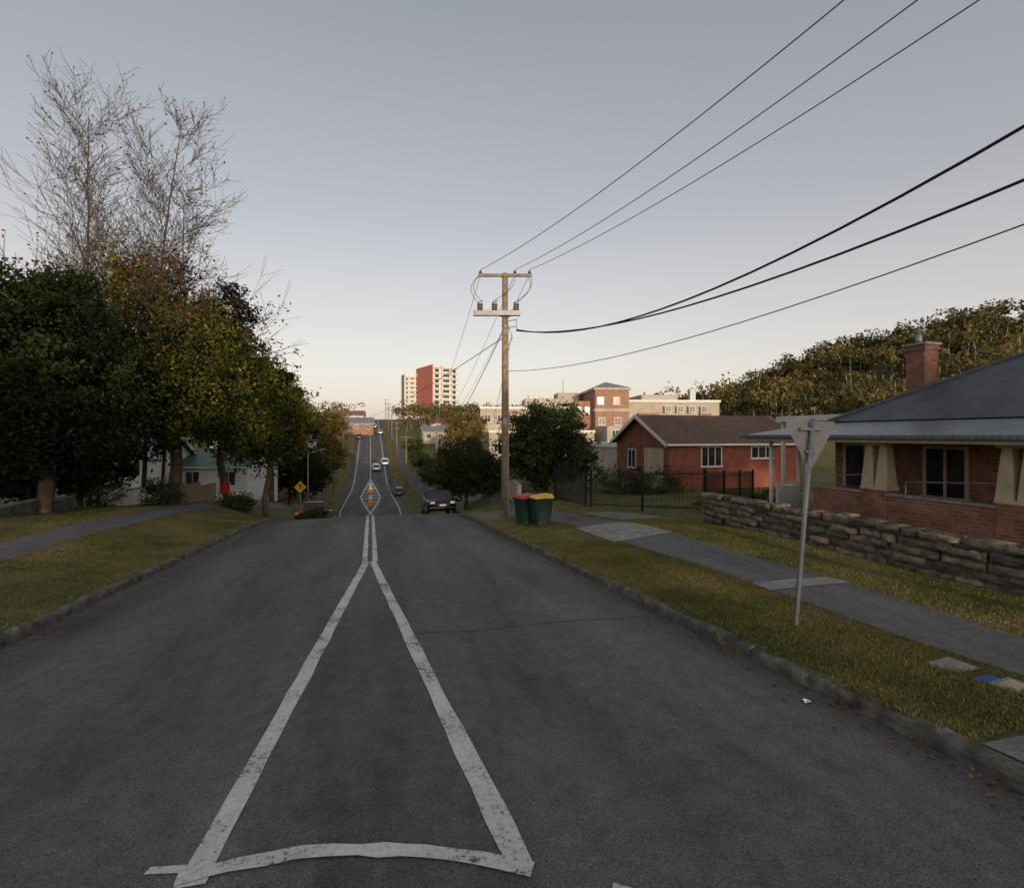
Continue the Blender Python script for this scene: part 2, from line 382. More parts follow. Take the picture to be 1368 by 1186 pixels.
C=np.stack([t,s,gzp(s,t)+.014],1); V=quads(C,.03,.9,1.4)
npmesh('leaf_litter',V,np.arange(len(V)).reshape(-1,4),M['litter'],rnd=np.repeat(rng.uniform(0,1,n),4),rz=TH)

# ------------------------------------------------------------ trees
def crown(blobs,ncl,per,size,cr,shell=.5,aniso=(1,1,.6)):
    B=np.array(blobs,dtype=float); vol=B[:,3]*B[:,4]*B[:,5]; pick=rng.choice(len(B),ncl,p=vol/vol.sum())
    d=rng.normal(size=(ncl,3)); d/=np.linalg.norm(d,axis=1,keepdims=True)
    rr=(shell+(1-shell)*rng.random(ncl)**.7)*rng.uniform(.80,1.27,ncl)
    cc=B[pick,:3]+d*rr[:,None]*B[pick,3:6]
    cnt=np.maximum(3,(per*rng.uniform(.3,1.7,ncl)).astype(int)); idx=np.repeat(np.arange(ncl),cnt)
    sc=cr*rng.uniform(.5,1.45,ncl)
    L=cc[idx]+rng.normal(size=(len(idx),3))*sc[idx][:,None]*np.array(aniso)
    V=quads(L,np.full(len(L),size))
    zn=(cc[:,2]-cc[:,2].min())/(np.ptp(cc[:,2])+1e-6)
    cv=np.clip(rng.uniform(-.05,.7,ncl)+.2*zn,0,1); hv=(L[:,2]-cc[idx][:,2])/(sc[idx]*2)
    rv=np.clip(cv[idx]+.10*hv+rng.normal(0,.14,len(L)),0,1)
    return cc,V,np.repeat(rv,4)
def limb(p0,p1,r0,r1,k=4,wob=.12):
    p0=np.array(p0,float);p1=np.array(p1,float);L=np.linalg.norm(p1-p0);segs=[];a=p0
    for i in range(1,k+1):
        f=i/k; b=p0+(p1-p0)*f+np.array([0,0,.12*L*math.sin(math.pi*f)])
        if i<k: b=b+rng.normal(0,wob*L/k,3)
        ra=r0+(r1-r0)*(i-1)/k; rb=r0+(r1-r0)*f
        segs.append((*a,*b,ra,rb)); a=b
    return segs
def tree(name,x,y,blobs,trunk_h,trunk_r,ncl,per,size,cr,mat,bark='bark',limbs=16,shell=.5,z=None,lean=(0,0),aniso=(1,1,.6)):
    zz=float(gz(x,y)) if z is None else z
    o=root(name,(x,y,zz-.1))
    cc,V,rv=crown(blobs,ncl,per,size,cr,shell,aniso)
    top=np.array([lean[0],lean[1],trunk_h]); segs=limb((0,0,0),top,trunk_r,trunk_r*.35,6,.08)
    pts=[np.array(s_[3:6]) for s_ in segs]
    for c in cc[rng.choice(len(cc),min(limbs,len(cc)),replace=False)]:
        j=min(len(pts)-1,max(1,int(len(pts)*np.clip((c[2]*.6)/trunk_h,.2,.99))))
        a=pts[j]; segs+=limb(a,c,trunk_r*.38,.015,4)
    tubes('trunk',segs,M[bark],o,7)
    npmesh('foliage',V,np.arange(len(V)).reshape(-1,4),mat,o,rnd=rv)
    return o
def bare_tree(name,x,y,H,leaders):
    zz=float(gz(x,y)); o=root(name,(x,y,zz-.1)); segs=[];tips=[]
    def grow(p,d,L,r,lev):
        k=(12,5,4,2)[lev]; a=p
        for i in range(k):
            d=d+rng.normal(0,.03 if lev==0 else .06,3); d[2]+=.02 if lev==0 else .075; d/=np.linalg.norm(d)
            b=a+d*L/k; ra=r*(1-.85*i/k); rb=r*(1-.85*(i+1)/k); segs.append((*a,*b,max(ra,.010),max(rb,.009)))
            if lev<3 and (lev>0 or i>=3):
                for _ in range((4,2,2)[lev]):
                    if rng.random()<(.95,.85,.75)[lev]:
                        u=rng.normal(size=3); u[2]*=.3; u-=d*np.dot(u,d); u/=np.linalg.norm(u)+1e-6
                        nd=d*rng.uniform(.7,.95)+u*rng.uniform(.5,.85); nd/=np.linalg.norm(nd)
                        Lc=L*((.31 if lev==0 else .5)*rng.uniform(.6,1.2)*(1.3-.95*i/k if lev==0 else 1))
                        grow(a+(b-a)*rng.random(),nd,Lc,max(rb*.4,.014),lev+1)
            a=b
        tips.append(a)
    for (ox,oy,dx,dy,f) in leaders:
        d=np.array([dx,dy,1.]); d/=np.linalg.norm(d); grow(np.array([ox,oy,0.]),d,H*f,.18*f,0)
    tubes('branches',segs,M['barkgrey'],o,3)
    T=np.array(tips); low=T[T[:,2]<H*.60]; L=low[rng.choice(len(low),min(len(low),1100),replace=False)]
    L=np.repeat(L,6,axis=0)+rng.normal(0,.2,(len(L)*6,3)); V=quads(L,np.full(len(L),.14))
    npmesh('foliage',V,np.arange(len(V)).reshape(-1,4),M['l_red'],o,rnd=np.repeat(rng.uniform(0,1,len(L)),4))
    sp=T[rng.choice(len(T),min(len(T),1800),replace=False)]; V=quads(sp,np.full(len(sp),.11))
    npmesh('seed_pods',V,np.arange(len(V)).reshape(-1,4),M['bark'],o,rnd=np.repeat(rng.uniform(0,1,len(sp)),4))
bare_tree('bare_tree',-24.3,31,23.6,[(-.9,0,-.03,0,1),(1.6,.5,.045,.03,.99),(-2.6,.1,-.12,.1,.76),(3.2,-.2,.12,-.05,.74)])
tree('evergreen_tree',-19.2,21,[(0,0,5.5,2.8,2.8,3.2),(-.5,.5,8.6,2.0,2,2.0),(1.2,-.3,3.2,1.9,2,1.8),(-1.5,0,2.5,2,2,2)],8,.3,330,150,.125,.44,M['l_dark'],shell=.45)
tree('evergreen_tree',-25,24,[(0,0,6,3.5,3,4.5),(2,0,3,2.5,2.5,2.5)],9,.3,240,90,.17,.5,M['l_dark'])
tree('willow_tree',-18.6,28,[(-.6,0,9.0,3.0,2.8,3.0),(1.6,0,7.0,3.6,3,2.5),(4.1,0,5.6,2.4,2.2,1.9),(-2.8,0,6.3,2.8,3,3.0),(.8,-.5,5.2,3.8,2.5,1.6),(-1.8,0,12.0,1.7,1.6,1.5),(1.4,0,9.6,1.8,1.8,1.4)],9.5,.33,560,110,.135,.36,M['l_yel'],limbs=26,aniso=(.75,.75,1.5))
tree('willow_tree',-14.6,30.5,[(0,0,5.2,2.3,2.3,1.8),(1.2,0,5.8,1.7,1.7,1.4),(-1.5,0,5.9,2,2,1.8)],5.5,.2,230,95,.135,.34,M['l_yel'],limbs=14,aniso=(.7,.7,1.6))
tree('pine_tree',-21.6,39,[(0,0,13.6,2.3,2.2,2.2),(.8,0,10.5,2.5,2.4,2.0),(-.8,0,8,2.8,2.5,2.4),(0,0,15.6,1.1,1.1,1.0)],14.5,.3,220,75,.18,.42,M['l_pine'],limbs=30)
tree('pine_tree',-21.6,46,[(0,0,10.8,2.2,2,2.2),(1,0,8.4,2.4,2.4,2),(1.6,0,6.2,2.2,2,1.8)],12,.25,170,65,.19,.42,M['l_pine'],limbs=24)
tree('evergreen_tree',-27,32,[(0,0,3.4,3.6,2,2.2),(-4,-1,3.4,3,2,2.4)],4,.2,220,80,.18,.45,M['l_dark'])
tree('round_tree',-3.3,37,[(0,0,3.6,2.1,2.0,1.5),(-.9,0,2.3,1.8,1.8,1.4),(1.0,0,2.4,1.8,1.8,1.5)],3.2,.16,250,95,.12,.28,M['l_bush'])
tree('round_tree',2.1,32,[(0,0,3.6,2.3,2.2,2.0),(-.9,.3,2.3,1.9,1.9,1.7),(1.3,0,2.4,1.9,1.8,1.6),(.4,0,4.7,1.2,1.2,.9)],3.6,.18,320,105,.12,.3,M['l_bush'])
tree('hedge_shrub',6.2,31,[(0,0,.8,2.2,1,.9),(2.5,0,.7,1.6,1,.8)],.8,.05,90,60,.09,.25,M['l_bush'],limbs=8)
tree('hedge_shrub',8.9,21.0,[(0,0,.35,1.4,.6,.45),(1.8,.3,.4,1.2,.6,.5)],.5,.04,70,60,.06,.16,M['l_bush'],limbs=8)
for (x,y,r) in ((-15.5,29,.7),(-12.2,32,.55),(-21,26,1.2),(-19.0,27.5,.9)):
    tree('garden_shrub',x,y,[(0,0,r*.7,r,r,r*.8)],r*.6,.04,60,50,.08,.22,M['l_bush'],limbs=7)
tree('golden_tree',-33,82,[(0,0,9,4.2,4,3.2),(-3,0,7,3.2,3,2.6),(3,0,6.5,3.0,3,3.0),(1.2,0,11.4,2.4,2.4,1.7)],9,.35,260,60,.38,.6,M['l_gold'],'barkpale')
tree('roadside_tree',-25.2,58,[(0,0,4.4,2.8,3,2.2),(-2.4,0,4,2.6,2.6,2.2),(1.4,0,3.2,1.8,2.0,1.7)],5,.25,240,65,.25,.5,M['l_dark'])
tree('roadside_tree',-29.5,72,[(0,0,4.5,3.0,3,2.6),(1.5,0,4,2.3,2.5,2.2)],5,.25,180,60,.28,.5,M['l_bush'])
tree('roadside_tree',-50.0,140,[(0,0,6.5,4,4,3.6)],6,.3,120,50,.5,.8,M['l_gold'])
tree('golden_tree',-9.5,104,[(0,0,7.5,3.2,3,3.0),(1.6,0,9.5,2.2,2.2,1.8)],8,.3,150,55,.4,.6,M['l_gold'],'barkpale')
for (s,t,r) in ((72,11,2.2),(86,10,1.8),(95,12.5,2.4),(112,10.5,2.0),(64,13,2.6),(135,11,2.2)):
    x,y=W(t,s); tree('roadside_shrub',x,y,[(0,0,r*.9,r,r,r*.85)],r,.1,60,50,.25,.45,M['l_bush'],limbs=8)

def mass(name,pts,mat,scale=(5,8),faces=70,fs_=1.1,trunks=True):
    Vs=[];R=[];segs=[]
    for (x,y) in pts:
        h=rng.uniform(*scale); r=h*rng.uniform(.32,.5); z=float(gz(x,y))
        nb=rng.integers(3,6); tv=rng.uniform(-.25,.25)
        for b in range(nb):
            c=np.array([x+rng.normal(0,r*.55),y+rng.normal(0,r*.55),z+h*rng.uniform(.5,.92)])
            n=faces//nb; d=rng.normal(size=(n,3)); d/=np.linalg.norm(d,axis=1,keepdims=True)
            L=c+d*np.array([r*.6,r*.6,r*.42])*(rng.random((n,1))**.4)
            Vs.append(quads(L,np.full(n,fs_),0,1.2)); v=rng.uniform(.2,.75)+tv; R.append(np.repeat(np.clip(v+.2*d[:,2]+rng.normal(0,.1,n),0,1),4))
        if trunks: segs+=limb((x,y,z-.5),(x+rng.normal(0,.5),y,z+h*.85),h*.024,h*.01,2)
    o=root(name); V=np.concatenate(Vs)
    npmesh('foliage',V,np.arange(len(V)).reshape(-1,4),mat,o,rnd=np.concatenate(R))
    if segs: tubes('trunks',segs,M['barkpale'],o,4)
pts=[]
while len(pts)<1000:
    x=rng.uniform(75,420); y=rng.uniform(150,400)
    if (hill(x,y)>1.0 or (x<110 and y>260 and rng.random()<.4)) and x/y<1.25: pts.append((x,y))
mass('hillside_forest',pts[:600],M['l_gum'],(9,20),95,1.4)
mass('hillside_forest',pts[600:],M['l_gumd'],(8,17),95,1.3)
pts=[W(t,s) for t,s in zip(np.concatenate([rng.uniform(-190,-9,200),rng.uniform(9,60,60)]),np.concatenate([rng.uniform(150,262,200),rng.uniform(165,262,60)]))]
pts=[p for p in pts if not (-75<p[0]<-30 and 330<p[1]<380)]
mass('unseen_sunblock_trees',pts,M['l_gum'],(5,9),80,.7)
pts=[W(t,s) for t,s in zip(rng.uniform(-110,-26,80),rng.uniform(62,140,80))]
mass('unseen_sunblock_trees',pts,M['l_bush'],(5,8),110,.5)
pts=[W(t,s) for t,s in zip(rng.uniform(11,70,60),rng.uniform(185,240,60))]
mass('unseen_sunblock_trees',pts,M['l_gum'],(6,10),90,.7)
pts=[(x+rng.normal(0,1),rng.uniform(-92,-76)) for x in np.arange(-70,130,1.8)]
mass('unseen_sunblock_trees',pts,M['l_gum'],(7.5,9.5),120,1.3)  # unseen belt behind the camera, added to block low sun from the foreground

# ------------------------------------------------------------ window helper
def window(p,face,c,u0,u1,z0,z1,frame=None,fw=.07,mull=1,out=.04):
    frame=frame or M['white']; sg=-1 if face[1]=='-' else 1
    def bx(nm,a,b,za,zb,d0,d1,m):
        lo,hi=sorted((c+sg*d0,c+sg*d1))
        if face[0]=='x': box(nm,p,lo,hi,a,b,za,zb,m)
        else: box(nm,p,a,b,lo,hi,za,zb,m)
    bx('glass',u0+fw,u1-fw,z0+fw,z1-fw,-.02,out*.4,M['glass'])
    bx('frame_top',u0,u1,z1-fw,z1,-.02,out,frame); bx('frame_sill',u0-.04,u1+.04,z0-.03,z0+fw,-.02,out*1.9,frame)
    bx('frame_side',u0,u0+fw,z0+fw,z1-fw,-.02,out,frame); bx('frame_side',u1-fw,u1,z0+fw,z1-fw,-.02,out,frame)
    for i in range(1,mull+1):
        m_=u0+(u1-u0)*i/(mull+1); bx('mullion',m_-fw*.35,m_+fw*.35,z0+fw,z1-fw,-.02,out*.9,frame)

# ------------------------------------------------------------ verandah brick house (local x=t, y=s)
h=root('verandah_brick_house',(0,0,0),TH)
TF=12.5
box('base_wall',h,TF,TF+.25,-4,12.1,-.6,.66,M['brickA'])
box('parapet_cap',h,TF-.03,TF+.28,-4,12.13,.66,.72,M['conc'],.01)
box('base_return',h,TF+.25,14.3,11.85,12.1,-.6,.66,M['brickA'])
box('floor',h,TF+.25,14.3,-4,11.85,-.6,-.12,M['conc'])
box('front_wall',h,14.3,14.55,-5,13.0,-.6,2.55,M['brickA'])
box('side_wall',h,14.55,22,12.75,13.0,-.6,2.45,M['brickA'])
box('back_wall',h,21.75,22,-5,12.75,-.6,2.45,M['brickA'])
for sc_ in (10.2,7.2,4.0,.8):
    box('pier',h,TF-.06,TF+.32,sc_-.32,sc_+.32,-.6,.78,M['brickA'])
    box('pier_cap',h,TF-.09,TF+.35,sc_-.35,sc_+.35,.78,.86,M['cream'],.01)
    for q in (-.19,.19): frust('column',h,TF+.13,sc_+q,.86,1.92,.17,.17,.10,.09,M['cream'])
    box('column_head',h,TF-.05,TF+.31,sc_-.34,sc_+.34,1.92,2.0,M['cream'])
box('beam',h,TF+.02,TF+.22,-4,13.95,2.0,2.13,M['cream'])
cyl('porch_post',h,(TF+.1,13.85,-.6),(TF+.1,13.85,2.05),.06,.06,M['white'])
cyl('porch_post',h,(TF+1.2,13.85,-.6),(TF+1.2,13.85,2.05),.055,.055,M['white'])
box('porch_floor',h,TF,14.3,12.13,13.95,-.6,-.35,M['conc'])
box('porch_panel',h,TF+.3,TF+1.1,13.8,13.86,-.3,.62,M['white'])
cyl('downpipe',h,(TF-.02,12.3,-.5),(TF-.02,12.3,1.75),.04,.04,M['white'])
cyl('downpipe_bend',h,(TF-.02,12.3,1.75),(TF-.3,12.75,2.12),.04,.04,M['white'])
cyl('downpipe',h,(TF-.12,6.4,-.5),(TF-.12,6.4,1.6),.045,.045,M['white'])
cyl('downpipe_bend',h,(TF-.12,6.4,1.6),(TF-.3,6.95,2.1),.045,.045,M['white'])
R0=12.05
mesh('verandah_roof',[(R0,-6,2.17),(R0,14.5,2.17),(14.4,13.3,2.62),(14.4,-6,2.62),(R0,-6,2.13),(R0,14.5,2.13),(14.4,13.3,2.56),(14.4,-6,2.56)],[(0,3,2,1),(4,5,6,7),(0,1,5,4),(1,2,6,5)],M['zinc'],h)
mesh('verandah_roof_side',[(R0,14.5,2.17),(14.4,13.3,2.62),(22.4,13.3,2.62),(22.4,14.5,2.17)],[(0,3,2,1)],M['zinc'],h)
box('gutter',h,R0-.12,R0-.002,-6,14.6,2.08,2.19,M['zinc'],.02)
box('gutter_side',h,R0,22.4,14.5,14.62,2.08,2.19,M['zinc'])
box('fascia',h,R0+.02,R0+.05,-6,14.4,1.99,2.12,M['cream'])
a0,a1,b0,b1,ze=14.1,22.4,-7,13.1,2.6; zr_=4.95; mt=(a0+a1)/2; hp=4.3
mesh('hip_roof',[(a0,b0,ze),(a0,b1,ze),(a1,b1,ze),(a1,b0,ze),(mt,b1-hp,zr_),(mt,b0+hp,zr_)],[(0,1,4,5),(1,2,4),(2,3,5,4),(3,0,5)],M['slate'],h)
mesh('roof_soffit',[(a0,b0,ze-.04),(a0,b1,ze-.04),(a1,b1,ze-.04),(a1,b0,ze-.04)],[(0,3,2,1)],M['cream'],h)
tubes('ridge_caps',[(a0,b1,ze+.02,mt,b1-hp,zr_+.02,.05,.05),(a1,b1,ze+.02,mt,b1-hp,zr_+.02,.05,.05),(mt,b1-hp,zr_+.02,mt,b0+hp,zr_+.02,.06,.06)],M['slate'],h,8)
cx,cy=16.3,11.8
box('chimney',h,cx-.26,cx+.26,cy-.28,cy+.28,2.7,4.75,M['brickA'])
box('chimney_band',h,cx-.30,cx+.30,cy-.32,cy+.32,4.75,4.9,M['brickA'])
box('chimney_cap',h,cx-.34,cx+.34,cy-.36,cy+.36,4.9,4.97,M['conc'],.01)
cyl('chimney_pot',h,(cx-.1,cy,4.97),(cx-.1,cy,5.25),.09,.07,M['galv'])
cyl('chimney_flue',h,(cx-.1,cy,5.25),(cx-.1,cy,5.42),.04,.04,M['galv'])
cyl('chimney_cowl',h,(cx-.1,cy-.15,5.36),(cx-.1,cy+.15,5.36),.04,.04,M['galv'])
window(h,'x-',14.3,11.9,12.7,-.1,1.95,M['cream'],.1,0)
window(h,'x-',14.3,9.2,10.3,.5,1.9,M['cream'],.09,1)
window(h,'x-',14.3,5.7,6.4,-.1,1.95,M['cream'],.12,1)
window(h,'x-',14.3,2.5,4.2,.5,1.9,M['cream'],.09,2)
window(h,'y+',13.0,16,17.4,.6,1.9,M['cream'],.09,1)
rs=[]
for s0,s1 in ((10.6,11.8),(7.6,9.8),(4.4,6.8)):
    rs+=[(TF+.5,s0,1.15,TF+.5,s1,1.0,.02,.02),(TF+.5,s0,1.15,TF+.5,s0,-.1,.018,.018),(TF+.5,s1,1.0,TF+.5,s1,-.1,.018,.018)]
tubes('handrail',rs,M['galv'],h,6)
box('carport_roof',h,16.8,22.5,15.0,18.2,2.72,2.95,M['white'])
for q in ((17.0,15.2),(17.0,18.0),(22.3,15.2)): box('carport_post',h,q[0]-.06,q[0]+.06,q[1]-.06,q[1]+.06,-1.2,2.72,M['white'])
box('garden_fill',h,10.75,12.48,-4,14.4,-1,-.02,M['grass'])

# ------------------------------------------------------------ sandstone wall
def blockwall(name,t0,s0,s1,courses,ch,zfun,depth=.35):
    V=[];F=[];R=[]
    for c in range(courses):
        s=s0+rng.uniform(-.3,0)
        while s<s1:
            L=rng.uniform(.28,.75); e=min(s+L,s1+.05)
            zb=zfun((s+e)/2)+c*ch+rng.normal(0,.012); x0=t0+rng.normal(0,.035); g=.012
            nu=max(2,int((e-s)/.09)); nv=4; b=len(V); hh=ch+rng.normal(0,.012)
            rr=np.clip(rng.normal(.45,.3),0,1)
            for j in range(nv+1):
                for i in range(nu+1):
                    edge=(i in(0,nu)) or (j in(0,nv))
                    V.append((x0+(.05 if edge else rng.normal(-.012,.02)),s+g+(e-s-2*g)*i/nu+(rng.normal(0,.006) if edge else 0),zb+g+(hh-2*g)*j/nv+(rng.normal(0,.012) if edge else 0))); R.append(np.clip(rr+rng.normal(0,.12),0,1))
            for j in range(nv):
                for i in range(nu):
                    k=b+j*(nu+1)+i; F.append((k,k+nu+1,k+nu+2,k+1))
            k0=b; k1=b+nu; k2=b+nv*(nu+1); k3=k2+nu; bb=len(V)
            for k in (k0,k1,k2,k3):
                p=V[k]; V.append((t0+depth,p[1],p[2])); R.append(rr)
            F+= [(k2,k3,bb+3,bb+2),(k0,k2,bb+2,bb),(k1,bb+1,bb+3,k3),(k0,bb,bb+1,k1)]
            s=e
    return npmesh(name,np.array(V),np.array(F),M['stone'],None,rnd=R,rz=TH)
wz=lambda s: float(np.interp(s,[-4,6,14.5],[-.52,-.56,-.56]))
blockwall('sandstone_wall',10.3,-3.5,14.3,5,.182,wz)
mesh('wall_core',[(10.37,-3.5,-.8),(10.62,-3.5,-.8),(10.62,14.3,-.8),(10.37,14.3,-.8),(10.37,-3.5,.30),(10.62,-3.5,.30),(10.62,14.3,.30),(10.37,14.3,.30)],BF,M['kerb'],bpy.data.objects['sandstone_wall'])
box('garden_soil',h,10.66,10.75,-4,14.2,-1,.22,M['grass'])

# ------------------------------------------------------------ generic gable house
def gable_house(name,x,y,rz,L,Wd,hw,hr,wall,roof,z=None,wins=True,over=.45):
    z=float(gz(x,y)) if z is None else z
    o=root(name,(x,y,z),rz)
    box('wall_front',o,0,L,0,.2,-1.5,hw,wall); box('wall_back',o,0,L,Wd-.2,Wd,-1.5,hw,wall)
    for nm,xa,xb in (('gable_left',0,.2),('gable_right',L-.2,L)):
        v=[];
        for xx in (xa,xb): v+=[(xx,.2,-1.5),(xx,Wd-.2,-1.5),(xx,Wd-.2,hw),(xx,Wd/2,hw+hr*(1-.4/Wd)-.02),(xx,.2,hw)]
        mesh(nm,v,[(0,1,2,3,4),(9,8,7,6,5),(0,5,6,1),(1,6,7,2),(4,9,5,0)],wall,o)
    k=hr/(Wd/2); zo=hw-over*k
    v=[]
    for d in (0,.1):
        v+=[(-over,-over,zo+d+.04),(L+over,-over,zo+d+.04),(L+over,Wd/2,hw+hr+d+.04),(-over,Wd/2,hw+hr+d+.04),(-over,Wd+over,zo+d+.04),(L+over,Wd+over,zo+d+.04)]
    mesh('roof',v,[(6,7,8,9),(9,8,11,10),(0,3,2,1),(3,4,5,2),(0,1,7,6),(5,4,10,11)],roof,o)
    for xx in (-over,L+over):
        s_=-1 if xx<0 else 1; a,b=sorted((xx+s_*.004,xx+s_*.035)); v=[]
        for q in (a,b): v+=[(q,-over,zo-.12),(q,-over,zo+.13),(q,Wd/2,hw+hr+.16),(q,Wd+over,zo+.13),(q,Wd+over,zo-.12),(q,Wd/2,hw+hr-.1)]
        mesh('bargeboard',v,[(0,1,2,5),(5,2,3,4),(6,11,8,7),(11,10,9,8),(1,7,8,2),(2,8,9,3),(0,5,11,6),(5,4,10,11)],M['white'],o)
    box('gutter',o,-over,L+over,-over-.12,-over-.004,zo-.02,zo+.1,M['white'])
    if wins:
        n=max(1,int(L/3.2))
        for i in range(n):
            c=L*(i+.5)/n; window(o,'y-',0,c-.65,c+.65,hw-1.85,hw-.5,mull=1)
        window(o,'x-',0,Wd*.3,Wd*.5,hw-1.85,hw-.5,mull=1)
    return o
o=gable_house('red_brick_house',10.1,33,TH,10.5,7.2,3.05,1.75,M['brickB'],M['tile'],z=-1.35,wins=False)
window(o,'y-',0,2.4,4.0,1.4,2.75,mull=2); window(o,'y-',0,6.3,8.1,1.9,2.75,mull=2)
box('bay_panel',o,-.06,-.003,.6,3.0,-.2,2.6,M['cream']); window(o,'x-',0,4.2,5.4,1.1,2.5)
gable_house('green_roof_house',-31.0,47,.05,6.5,7,2.6,1.3,M['white'],M['greenroof'],z=-3.3)
gable_house('weatherboard_house',-35,44,.1,4.5,5,3.4,1.5,M['white'],M['greyroof'],z=-3.0)
gable_house('tiled_house',-47,86,.1,13,9,4.2,2.6,M['brickC'],M['tileo'],z=-1.0)
gable_house('brick_flats',-42,72,.2,13,8,4.5,1.6,M['brickC'],M['greyroof'],z=-4)
for i,(x,y,r,L) in enumerate(((-64,150,.2,12),(-58,172,.3,11),(-80,180,.1,14),(-72,205,.2,12),(-98,215,.4,13))):
    gable_house('suburban_house',x,y,r,L,8,3.6,2,[M['white'],M['brickC'],M['render']][i%3],[M['tileo'],M['greyroof'],M['tile']][i%3])
for i,(x,y,r,L) in enumerate(((-26,150,.27,10),(-31,180,.27,12),(-36,205,.27,14),(-17,128,.27,9))):
    gable_house('suburban_house',x,y,r,L,8,3.4,1.6,[M['render'],M['white']][i%2],[M['greyroof'],M['tileo']][i%2])

# ------------------------------------------------------------ hospital
hp_=root('hospital_building',(0,130,-5),.06)
def wins_row(p,x0,x1,z0,z1,yf,step=3.2,w=1.7):
    x=x0
    while x+w<x1:
        window(p,'y-',yf,x,x+w,z0,z1,M['white'],.14,1,.12); x+=step
box('wing_left',hp_,-8,16,0,25,-3,13.6,M['render']); box('wing_left_parapet',hp_,-8.2,16,-.2,25,13.6,14.2,M['white'])
for a,b in ((-1.6,1.2),(7.6,10.8)): box('wing_left_brick_panel',hp_,a,b,-.5,-.003,-3,13.2,M['brickC'])
box('wing_left_brick',hp_,16,20.5,-1,24,-3,15.6,M['brickC'])
box('tower_brick',hp_,20.5,29,-4,20,-3,18.2,M['brickC']); box('tower_band',hp_,20.3,29.2,-4.2,20.2,12.8,13.6,M['render'])
box('tower_cornice',hp_,20.1,29.4,-4.4,20.4,18.2,18.8,M['render'])
v=[(20.1,-4.4,18.8),(29.4,-4.4,18.8),(29.4,20.4,18.8),(20.1,20.4,18.8),(24.75,3,20.9),(24.75,13,20.9)]
mesh('tower_roof',v,[(0,1,4),(1,2,5,4),(2,3,5),(3,0,4,5)],M['greyroof'],hp_)
box('wing_right',hp_,29.4,55,2,26,-3,15.6,M['render']); box('wing_right_parapet',hp_,29.4,55.3,1.7,26,15.6,16.2,M['white'])
for a,b in ((33,38.5),(49.5,52.5)): box('wing_right_brick',hp_,a,b,1.2,1.997,-3,12.8,M['brickC'])
box('penthouse',hp_,4,13,8,20,14.2,16.8,M['render']); box('penthouse',hp_,36,46,8,20,16.2,18.0,M['render']); box('plant_room',hp_,13.2,19,10,18,15.6,18.6,M['render'])
for (a,b,c) in ((5,9,1.1),(8.5,12,.8),(38,11,1.2),(43,10,.9),(50,9,1.3)): box('roof_plant',hp_,a,a+1.6,b,b+1.6,14.2,16.2+c+ (1.6 if a>30 else .6),M['galv'])
cyl('flue',hp_,(32,10,15),(32,10,19.5),.3,.3,M['brickC']); cyl('flue',hp_,(46.8,10,15),(46.8,10,20.5),.2,.2,M['galv']); cyl('mast',hp_,(15,12,18.6),(15,12,22.5),.08,.08,M['galv'])
box('lower_wing',hp_,-6,18,-14,0,-3,7.5,M['render']); box('lower_wing_parapet',hp_,-6.2,18.2,-14.2,-.21,7.5,8.1,M['white'])
box('lower_wing_right',hp_,20,60,-18,-4.4,-3,9.0,M['render']); box('balcony_band',hp_,20,60,-18.4,-18.003,5.0,5.8,M['white'])
wins_row(hp_,-7,15.5,10.2,12.2,-.5)
wins_row(hp_,40,54,9.8,11.8,1.2); wins_row(hp_,40,54,12.8,14.6,1.2); wins_row(hp_,21,28.5,14.5,16.5,-4,4); wins_row(hp_,21.3,28.5,9.4,11.4,-4,4)
wins_row(hp_,-5,17,3.2,5.2,-14); wins_row(hp_,21,58,6.3,8.2,-18); wins_row(hp_,16.2,20.4,12.3,14.2,-1,2.2,1.4)
o=root('clinic_building',(13,62,-6),TH)
box('walls',o,0,14,0,10,-2,6.6,M['render']); box('parapet',o,-.2,14.2,-.2,10.2,6.6,7.1,M['white'])
wins_row(o,1,13,3.6,5.4,0,3)
def apartment(name,x,y,rz,wx,wy,z0,ht,n,side,front):
    o=root(name,(x,y,z0),rz)
    box('core',o,0,wx,0,wy,-3,ht,front); box('side_panel',o,-.4,-.003,.0,wy,-3,ht+2,side)
    fl=ht/n
    for i in range(n):
        z=i*fl
        box('slab',o,.2,wx+.8,-1.6,-.07,z+fl-.35,z+fl,M['white'])
        box('balustrade',o,wx*.35,wx*.75,-1.6,-1.4,z+fl,z+fl+1.0,M['white'])
        for a,b in ((.08,.24),(.42,.68),(.82,.95)):
            box('glass',o,wx*a,wx*b,-.06,-.003,z+.6,z+fl-.9,M['glass'])
    for a in (.33,.76): box('fin',o,wx*a-.2,wx*a+.2,-1.7,-.003,-3,ht+1,M['white'])
    box('crown_frame',o,0,wx+.8,-1.7,-1.2,ht+1.0,ht+1.9,M['white'])
    return o
apartment('apartment_tower',-54,350,.56,18,30,8,40,11,M['pink'],M['white'])
apartment('apartment_tower',-78,372,.35,10,14,8,36,11,M['render'],M['white'])
o=root('shop_building',(-62,300,9),.2)
box('walls',o,0,34,0,12,-3,3.6,M['white']); box('awning',o,-.5,34.5,-2,-.01,2.6,2.9,M['pink']); wins_row(o,1,33,.2,2.2,0,4,2.6)
box('parapet',o,8,20,-.2,-.01,3.2,5.2,M['white'])

